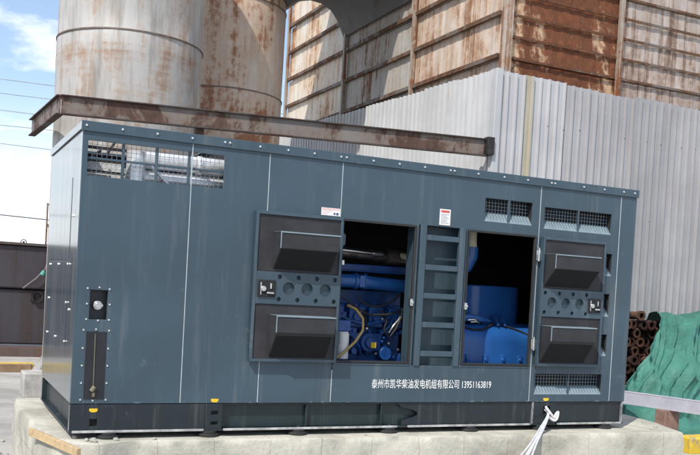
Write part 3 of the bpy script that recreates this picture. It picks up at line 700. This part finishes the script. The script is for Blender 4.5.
# ------------------------------------------------------------------ corrugated sheet fence
FX, FY = 6.91, 5.0
fence = thing('corrugated_fence', (FX, FY, GZ), 'tall pale trapezoidal sheet metal fence turning a corner behind the generator', 'fence')
rnd2 = random.Random(11); SCREW = {}
def sheet(axis, s0, nribs, ztop0, ztop1, mat, pitch=.16, lap=0., screws=True):
    prof = []
    for i in range(nribs):
        b = i*pitch + (rnd2.uniform(-.008, .008) if i else 0); dd = rnd2.uniform(.032, .044); prof += [(b, 0), (b+.094, 0), (b+.106, dd), (b+.130, dd), (b+.142, 0)]
    m = MB(); vs = []
    Lh = nribs*pitch
    zl = [GZ, .4, 1.2, 2.0, 2.8, 3.6, 4.3, None]
    for z in zl:
        for (t, d) in prof:
            zz = (ztop0 + (ztop1-ztop0)*t/Lh) if z is None else z
            wv = .012*fbm((s0+t, zz, 2), .8) + .004*fbm((s0+t*2, zz*.7, 6), 2.5); zz += .008*noise.noise(Vector((s0*3+t*9, 0, 5))) if z is None else 0
            vs.append((FX-d-lap-wv, s0+t, zz) if axis == 'y' else (s0+t, FY-d-lap-wv, zz))
    n = len(prof)
    m.add(vs, [(j*n+i, j*n+i+1, (j+1)*n+i+1, (j+1)*n+i) for j in range(len(zl)-1) for i in range(n-1)])
    o = m.build('fence_sheet', mat, fence)
    sm_ = o.modifiers.new('thickness', 'SOLIDIFY'); sm_.thickness = .0015; sm_.offset = 0
    if screws:
        for i in range(nribs):
            for z in (3.95, 2.6):
                t = i*pitch+.118; z += .02*rnd.uniform(-1, 1)
                if (i + int(z)) % 2: continue
                if 'screw' not in SCREW: SCREW['screw'] = MB().cyl((0, 0, 0), (0, -.009, 0), .008, 6).build('screw', M['iron'], o)
                else:
                    c = bpy.data.objects.new('screw', SCREW['screw'].data); col.objects.link(c); child(c, o)
                c = SCREW['screw'] if 'done' not in SCREW else c
                SCREW['done'] = 1; c.location = (s0+t, FY-.034-lap, z)
x = FX+.06; k = 0
for nr, dz, mt in ((3, .0, 'sheet4'), (1, .0, 'sheetY'), (4, -.005, 'sheet4'), (4, -.04, 'sheet1'), (5, -.06, 'sheet1'), (5, -.03, 'sheet2'), (5, -.05, 'sheet1'), (5, -.02, 'sheet2'), (6, -.045, 'sheet2'), (6, -.03, 'sheet1'), (6, .0, 'sheet2'), (6, -.03, 'sheet2')):
    sheet('x', x, nr, 4.71+dz, 4.70+dz, M[mt], lap=.004*(k % 2)); x += nr*.16; k += 1
y = FY+.02; k = 0
for nr, dz in ((7, 0), (7, .02), (7, .0), (8, .015), (8, .0), (8, .02), (8, .0), (10, .0)):
    e = y+nr*.16; sheet('y', y, nr, 4.72+.03*(y-5)+dz, 4.72+.03*(e-5)+dz, M['sheet3'], lap=.004*(k % 2), screws=False); y = e; k += 1
q = MB(); q.box(FX-.05, FX+.065, FY-.052, FY-.044, GZ, 4.73).box(FX-.052, FX-.044, FY-.044, FY+.06, GZ, 4.73); q.build('corner_flashing', M['sheet4'], fence, bevel=.003)

# ------------------------------------------------------------------ rusty clad building
bx, by, bt = 7.25, 5.36, 11.0
bld = thing('rusty_building', (bx, by, GZ), 'tall sheet clad industrial building streaked with rust behind the fence', 'building')
RM = [rusty('clad_brown', (.60, .47, .34), .565, .42, .14, 1, light=(.23, .075, .028), dark=(.09, .03, .014)),
      rusty('clad_grey', (.46, .42, .40), .36, .8, .6, 2, dark=(.10, .06, .05), light=(.22, .13, .09), soft=.06, grime=.7),
      rusty('clad_cream', (.62, .55, .49), .33, .8, .5, 3, light=(.36, .17, .08), dark=(.18, .09, .05), soft=.06, grime=.6),
      rusty('clad_duct_shade', (.42, .41, .39), .30, .8, .6, 4, light=(.30, .15, .07)),  # bay beside the duct, the duct's shade greyed into the colour
      rusty('clad_orange', (.70, .64, .55), .31, 1.0, .42, 5, light=(.48, .23, .09), dark=(.26, .12, .06), soft=.05, grime=.5)]
def clad_x(x0, x1, mat):      # right face bay with shallow lapped strips
    m = MB(); z = GZ+.02; st = 1.38; 
    while z < bt:
        n = int((x1-x0)/.14); vs = []
        for (zz, yo) in ((z, .0), (min(z+st, bt), .022)):
            for i in range(n+1):
                xx = x0+(x1-x0)*i/n; vs.append((xx, by+yo+.008*(i % 2)+.01*fbm((xx, zz, 0), .9), zz))
        N1 = n+1
        m.add(vs, [(i, i+1, N1+i+1, N1+i) for i in range(n)]); z += st
    return m.build('wall_panel', mat, bld, merge=False)
def clad_y(y0, y1, mat):
    m = MB(); z = GZ+.02; st = 1.38
    while z < bt:
        n = int((y1-y0)/.14); vs = []
        for (zz, xo) in ((z, .0), (min(z+st, bt), .022)):
            for i in range(n+1):
                yy = y0+(y1-y0)*i/n; vs.append((bx+xo+.008*(i % 2)+.01*fbm((yy, zz, 5), .9), yy, zz))
        N1 = n+1
        m.add(vs, [(i, N1+i, N1+i+1, i+1) for i in range(n)]); z += st
    return m.build('wall_panel', mat, bld, merge=False)
XB = [7.30, 9.56, 12.2, 15.0]; YB = [5.42, 8.36, 11.55, 15.15]
for i, mt in enumerate((RM[0], RM[1], RM[1])): clad_x(XB[i], XB[i+1], mt)
for i, mt in enumerate((RM[2], RM[3], RM[4])): clad_y(YB[i], YB[i+1], mt)
pm = rusty('post_grey', (.36, .33, .30), .40, 1.5, .6, 6)
for x in XB[1:]: MB().box(x-.035, x+.045, by-.09, by-.012, GZ, bt).build('post', pm, bld, bevel=.005)
for y in YB[1:]: MB().box(bx-.09, bx-.012, y-.04, y+.04, GZ, bt).build('post', pm, bld, bevel=.005)
MB().box(bx-.06, bx+.08, by-.09, by+.05, GZ, bt).build('corner_post', rusty('corner_orange', (.46, .42, .39), .33, 1.2, .6, 7, light=(.40, .18, .08), soft=.06), bld, bevel=.005)
gm = rusty('girt', (.17, .15, .14), .55, 1.2, .3, 8, dark=(.05, .03, .02), light=(.2, .09, .04))
gm2 = rusty('girt_dark', (.15, .13, .12), .7, 1.2, .3, 9, dark=(.05, .02, .012), light=(.20, .075, .03))
z = 2.95; k = 0
while z < bt:
    for i in range(3):
        MB().box(XB[i]+.05, XB[i+1]-.04, by-.030, by-.012, z, z+.04).build('girt', gm2 if i == 0 else gm, bld)
        if k % 2 == 0: MB().box(bx-.065, bx-.010, YB[i]+.05, YB[i+1]-.045, z+.03, z+.10).build('girt', gm, bld)
    z += .345; k += 1
q = MB(); q.box(bx+.10, 15, by+.10, 15.1, GZ, bt-.05); q.build('core', gm, bld)
q = MB(); q.box(bx-.1, 15.1, by-.1, 15.2, bt, bt+.1); q.build('roof', gm, bld)

# ------------------------------------------------------------------ silos, duct and the beam frame in front of them
S1 = (1.814, 7.9, 1.131); S2 = (4.03, 10.2, 1.16)
def silo(c, seams, mat, label, top, cat='silo'):
    t = thing('steel_silo', (c[0], c[1], GZ), label, cat)
    pr = [(c[2], GZ)]
    z = GZ
    zs = sorted(seams)
    for s in zs:
        pr += [(c[2]+.002, s-.012), (c[2]-.012, s+.004)]
        pr[-1] = (c[2]-.006, s+.004)
    pr += [(c[2]-.006, top)]
    m = MB(); n = 96
    rows = []
    for a, b in zip(pr[:-1], pr[1:]):
        k = max(1, int((b[1]-a[1])/.3)); rows += [(a[0]+(b[0]-a[0])*i/k, a[1]+(b[1]-a[1])*i/k) for i in range(k)]
    rows.append(pr[-1])
    vs = []
    for r_, zz in rows:
        for k in range(n):
            a = 2*math.pi*k/n; rr_ = r_ + .008*fbm((math.cos(a)*1.1, math.sin(a)*1.1, zz*.9+c[0]), 1.6, 3)
            vs.append((c[0]+rr_*math.cos(a), c[1]+rr_*math.sin(a), zz))
    fs = [(i*n+k, i*n+(k+1) % n, (i+1)*n+(k+1) % n, (i+1)*n+k) for i in range(len(rows)-1) for k in range(n)]
    fs.append(tuple((len(rows)-1)*n+k for k in range(n)))
    m.add(vs, fs); m.build('shell', mat, t, smooth=50)
    for s in zs:
        m = MB(); m.lathe(c[0], c[1], [(c[2]-.01, s-.018), (c[2]+.016, s-.016), (c[2]+.016, s+.004), (c[2]-.01, s+.012)], 96)
        m.build('weld_band', plain('band', (.16, .12, .10), .7, .2, .4, 8), t, smooth=40)
    return t
silo(S1, [4.84, 1.9], rusty('silo_pale', (.43, .41, .39), .16, 1.3, .40, 11, light=(.36, .20, .12), dark=(.20, .11, .08), band=[(4.52, .45, .08), (3.9, .6, .045)], grime=.95, soft=.09), 'pale grey round steel silo with a rust stained seam, nearest the sky', 7.75)
silo(S2, [6.42, 4.72, 2.4], rusty('silo_rust', (.58, .52, .46), .44, .5, .22, 12, light=(.40, .19, .10), dark=(.20, .085, .05), soft=.035, grime=.6), 'heavily brown rusted steel silo half hidden behind the paler one', 9.5)
# duct between the rusty silo and the building: flat sided, arched underneath
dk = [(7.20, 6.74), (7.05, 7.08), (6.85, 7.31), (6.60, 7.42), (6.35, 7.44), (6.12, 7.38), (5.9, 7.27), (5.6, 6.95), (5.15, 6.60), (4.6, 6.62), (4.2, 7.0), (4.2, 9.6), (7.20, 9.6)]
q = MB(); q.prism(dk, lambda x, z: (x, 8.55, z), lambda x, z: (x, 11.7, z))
tag(q.build('hood_duct', rusty('duct_shaded', (.075, .075, .08), .25, 1.0, .4, 13, dark=(.05, .04, .035), light=(.15, .09, .06)), bevel=.05), 'big dark arched steel duct joining the rusty silo to the building wall', 'duct')  # base darkened, the underside's shade is in the colour
fr = thing('beam_frame', (.57, 6.1, GZ), 'rusty steel channel frame running in front of both silos to the fence corner', 'steel beam')
bm_ = rusty('beam_rust', (.185, .165, .155), .45, 1.5, .15, 14, dark=(.045, .025, .022), light=(.13, .07, .05))
bm_d = rusty('beam_edge_shade_rust', (.06, .055, .055), .5, 1.5, .2, 19, dark=(.03, .018, .016), light=(.09, .045, .03))  # rusty flanges darkened to paint the black shadow line along the beam
def channel(a, b, wd, h, mat, name, flip=1):
    a, b = Vector(a), Vector(b); d = (b-a); n_ = Vector((d.y, -d.x, 0)).normalized()*flip; up = Vector((0, 0, 1)); m = MB(); c = (a+b)/2
    m.obox(c, d/2, n_*.005, up*h/2); o = m.build(name, mat, fr)
    for sg in (1, -1):
        MB().obox(c + up*sg*(h/2+.0085), d/2, n_*(wd/2+.006) , up*.008).build('beam_flange', bm_d, o)
    return o
channel((.57, 6.1, 3.475), (6.80, 5.0, 3.485), .09, .235, bm_, 'front_beam')
channel((.555, 6.10, 3.475), (.43, 8.55, 3.475), .09, .235, bm_, 'return_beam', -1)
MB().box(6.74, 6.86, 4.90, 5.02, 3.37, 3.64).build('end_bracket', M['iron'], fr)
for x, y in ((2.45, 5.80),):
    MB().box(x-.06, x+.06, y-.06+.08, y+.06+.08, GZ, 3.36).build('support_post', bm_, fr)

# ------------------------------------------------------------------ stacked pipes, tarpaulin, channel, kerb on the right
pmat = [plain('pipe_rust_%d' % i, c, .8, .2, .45, 9, .5, 30) for i, c in enumerate(((.065, .028, .020), (.045, .021, .016), (.09, .042, .027)))]
q = MB(); RO = .078
q.pipe((0, 0, 0), (0, .68, 0), .062, .045, 20).pipe((0, -.004, 0), (0, .055, 0), RO, .045, 20)
p0 = q.build('rusty_pipe', pmat[0], smooth=40); me0 = p0.data; mes = [me0]
for i in (1, 2):
    c = me0.copy(); c.materials[0] = pmat[i]; mes.append(c)
firstp = True
for row in range(11):
    for c in range(6):
        x = 8.74 + c*.165 + (.08 if row % 2 else 0) + rnd.uniform(-.006, .006); z = GZ+.085 + row*.142
        if row == 10 and c not in (1, 2, 3, 4): continue
        if x > 9.72 - .0*row: continue
        o = p0 if firstp else p0.copy()
        if not firstp: col.objects.link(o)
        firstp = False
        o.data = mes[rnd.randrange(3)]; o.location = (x, 4.12 + rnd.uniform(-.09, .09), z); o.rotation_euler = (rnd.uniform(-.015, .015), 0, rnd.uniform(-.07, .07))
        tag(o, 'short rusty brown pipe in the stack beside the green tarpaulin', 'pipe', 'rusty pipes stacked by the fence')
path = [(4.72, .55, 9.75), (4.4, 1.0, 9.62), (4.05, 1.12, 9.50), (3.75, 1.02, 9.33), (3.4, .74, 8.92), (3.05, .40, 8.40), (2.75, .10, 7.86), (2.50, -.12, 7.42), (2.2, -.34, 7.12), (1.85, -.45, 6.90), (1.55, -.475, 6.75), (1.35, -.485, 6.7)]
path = smooth_path(path, 12); NU = 170; vs = []; sacc = 0
for j, (y, z, xl) in enumerate(path):
    if j: sacc += math.hypot(y-path[j-1][0], z-path[j-1][1])
    for i in range(NU+1):
        t = (i/NU)**1.3; x = xl + (12.4-xl)*t
        cr, ag = x + .75*sacc, sacc - .6*x            # across and along the folds, which run down to the left
        wob = .22*fbm((x, sacc, 3), .5, 2)
        g1 = noise.noise(Vector(((cr+wob)*1.7, ag*.25, 1.7))); g2 = noise.noise(Vector(((cr-wob)*3.9, ag*.5, 7.1))); g3 = noise.noise(Vector(((cr+2*wob)*8, ag*1.6, 3.3)))
        r1, r2, r3 = math.exp(-(g1/.13)**2), math.exp(-(g2/.14)**2), math.exp(-(g3/.16)**2)
        fold = .15*r1 + .10*g1 + .06*r2 + .018*r3
        if z < -.3: fold *= .5
        bul = .20*math.exp(-((x-8.95)/.22)**2 - ((y-2.78)/.33)**2)
        edge = .07*math.exp(-((x-xl)/.07)**2) if z > -.3 else 0
        dn = fold + bul + edge - .08
        vs.append((x, y - dn*.8, max(GZ+.012 + .02*r2, z + dn*.5 - (.05 if z > .9 else 0))))
q = MB(); n = NU+1
q.add(vs, [(j*n+i, j*n+i+1, (j+1)*n+i+1, (j+1)*n+i) for j in range(len(path)-1) for i in range(NU)])
k = NT('green_tarp')
n1 = k.noise(k.map(), 1.6, 4, .6); n2 = k.noise(k.map((1, 1, 2)), 5, 7, .75)
k.col(k.mix(k.math('MULTIPLY', k.ramp(n2, .5, .75), .5), k.mix(k.ramp(n1, .3, .7), (.026, .118, .090), (.052, .205, .155)), (.13, .24, .20)))
k.set(Roughness=.62); k.bump(k.math('ABSOLUTE', k.math('SUBTRACT', k.noise(k.map((1.6, 1.6, .8)), 3.2, 5, .6, .8), .5)), .6, .10)
tp = q.build('tarpaulin', k.m, smooth=80); s_ = tp.modifiers.new('thickness', 'SOLIDIFY'); s_.thickness = .004
tag(tp, 'crumpled green tarpaulin draped over a heap by the fence', 'tarpaulin')
ch = MB(); a, b = Vector((7.70, 1.27, -.055)), Vector((7.12, 3.1, -.055)); d = b-a; nn = Vector((d.y, -d.x, 0)).normalized()
if nn.x > 0: nn = -nn
c = (a+b)/2
ch.obox(c, d/2, nn*.006, Vector((0, 0, .075))).obox(c + Vector((0, 0, .079)) - nn*.045, d/2, nn*.055, Vector((0, 0, .004))).obox(c - Vector((0, 0, .079)) - nn*.045, d/2, nn*.055, Vector((0, 0, .004)))
tag(ch.build('steel_channel', plain('grey_channel', (.46, .45, .50), .45, .1, .12, 4, .15), bevel=.003), 'light grey steel channel lying in front of the green tarpaulin', 'steel channel')
bk = plain('brick_block', (.26, .15, .12), .85, 0, .3, 9, .5)
for (x, y, z1, lab) in ((7.62, 1.75, -.14, 'dull brick block under the near end of the grey steel channel'), (7.22, 2.85, -.14, 'dull brick block under the far end of the grey steel channel')):
    q = MB(); q.box(x-.12, x+.12, y-.09, y+.09, GZ, z1); tag(q.build('brick_block', bk, bevel=.01), lab, 'block')
q = MB(); q.box(6.98, 8.6, .72, .95, GZ-.01, -.31)
k = NT('kerb_yellow'); nz = k.noise(k.map(), 7, 8, .75); k.col(k.mix(k.ramp(nz, .5, .62), (.62, .42, .03), (.26, .23, .17))); k.set(Roughness=.8); k.bump(nz, .5, .01)
M['kerby'] = k.m
tag(q.build('yellow_kerb', M['kerby'], bevel=.02), 'worn yellow painted kerb at the lower right', 'kerb')

# ------------------------------------------------------------------ left background
bun = thing('steel_bunker', (-1, 12.1, GZ), 'long dark soot stained steel bunker at the far left', 'bunker')
dm = rusty('bunker_dark', (.055, .049, .060), .20, 1.0, .55, 15, dark=(.03, .02, .018), light=(.10, .055, .045))
MB().box(-9, 1.9, 12.1, 13.8, -.3, .795).build('lower_shell', dm, bun, bevel=.03)
MB().box(-9.03, 1.93, 12.04, 13.8, .81, 1.67).build('upper_shell', dm, bun, bevel=.03)
MB().box(-9.06, 1.96, 11.98, 13.85, 1.672, 1.72).build('top_plate', rusty('bunker_top', (.10, .085, .085), .3, 1.2, .4, 16), bun)
q = MB(); q.pipe((1.0, 12.10, .66), (1.0, 12.03, .66), .115, .085, 24); q.cyl((1.0, 12.095, .66), (1.0, 12.08, .66), .085, 20); q.build('port', M['iron'], bun, smooth=40)
q = MB(); q.tube([(.72, 11.96, .82), (.95, 11.94, 1.02), (1.12, 11.93, 1.22), (1.2, 11.93, 1.5)], .022, 10); q.build('pipe', plain('dusty_pipe', (.14, .12, .13), .7), bun, smooth=50)
q = MB(); q.cyl((1.055, 11.93, 1.10), (1.10, 11.93, 1.18), .045, 14); q.build('valve', plain('green_valve', (.08, .35, .28), .5), bun, smooth=40)
q = MB(); 
for x in (1.12, 1.75): q.cyl((x, 12.1, 1.72), (x, 12.1, 2.55), .018, 8)
for z in (2.12, 2.52): q.cyl((1.12, 12.1, z), (1.75, 12.1, z), .014, 8)
q.tube([(1.22, 12.2, 1.7), (1.28, 12.15, 2.0), (1.25, 12.1, 2.25)], .05, 8)
q.build('handrail', rusty('rail', (.25, .2, .18), .6, 2, .4, 17), bun)
q = MB(); q.pipe((.72, 12.3, 1.74), (.72, 12.33, 1.74), .06, .045, 16); q.cyl((.72, 12.31, 1.70), (.72, 12.31, 1.76), .02); q.box(-.1, .1, 12.3, 12.5, 1.72, 1.78); q.build('lifting_lug', M['iron'], bun)
q = MB(); q.box(-9, 1.8, 11.55, 12.05, GZ-.01, -.33); tag(q.build('low_ledge', rusty('ledge', (.12, .09, .085), .25, 1.2, .3, 18)), 'low brown ledge along the foot of the dark bunker', 'ledge')
q = MB(); q.box(-.62, .0, 8.75, 8.98, GZ-.005, -.355); kb_ = q.build('kerb_block', M['kerby'], bevel=.015)
tag(kb_, 'faded yellow kerb block in the row before the dark bunker', 'kerb', 'kerb blocks before the bunker')
for i, x in enumerate((-1.4, .68-.02, 1.36)):
    o = kb_.copy(); col.objects.link(o); o.location = (x if i else -.70, 0, 0)
brn = concrete('brown_block', (.26, .17, .10), 3)
q = MB(); q.box(.035, .62, 8.73, 9.0, GZ-.005, -.36); tag(q.build('brown_block', brn, bevel=.015), 'brown block between faded yellow kerb blocks before the bunker', 'kerb')
q = MB(); q.box(.20, .95, 5.63, 6.05, GZ-.005, -.17); tag(q.build('concrete_block', concrete('block', (.42, .40, .37), 4), bevel=.02), 'grey concrete block on the ground just beyond the plinth', 'concrete block')
q = MB(); q.prism([(.28, GZ-.005), (1.1, GZ-.005), (1.1, .35), (.80, .35)], lambda x, z: (x, 6.4, z), lambda x, z: (x, 6.9, z)); tag(q.build('concrete_wedge', concrete('wedge', (.33, .31, .30), 3), bevel=.015), 'grey sloping concrete wedge behind the generator at far left', 'wedge')
wmat = plain('wire_grey', (.38, .44, .5), .6); wdark = plain('wire_dark', (.12, .12, .16), .6)
for i, (z, dz, rad, m_, lab) in enumerate(((6.42, .02, .012, wmat, 'topmost of the thin pale overhead wires at the left'), (6.10, .03, .012, wmat, 'second thin pale overhead wire from the top at the left'),
        (5.70, .0, .012, wmat, 'third thin pale overhead wire from the top at the left'), (5.33, .04, .012, wmat, 'fourth thin pale overhead wire from the top at the left'), (4.86, -.03, .013, wmat, 'lowest of the thin pale overhead wires at the left'), (2.80, -.06, .018, wdark, 'dark sagging cable just above the bunker at the left'))):
    q = MB(); pts = []
    for j in range(41):
        t = j/40*2-1; x = 1.25 + t*24; pts.append((x, 20+.4*i, z + .9*t*t*.6 + dz*(x-.6)*.5))
    q.tube(pts, rad, 6); tag(q.build('overhead_wire', m_, smooth=60), lab, 'wire')

# ------------------------------------------------------------------ render settings
sc.view_settings.view_transform = 'Standard'; sc.view_settings.look = 'None'; sc.view_settings.gamma = 1; sc.view_settings.use_curve_mapping = False
sc.view_settings.exposure = .32
sc.render.engine = 'CYCLES'; sc.cycles.use_denoising = True; sc.cycles.max_bounces = 8
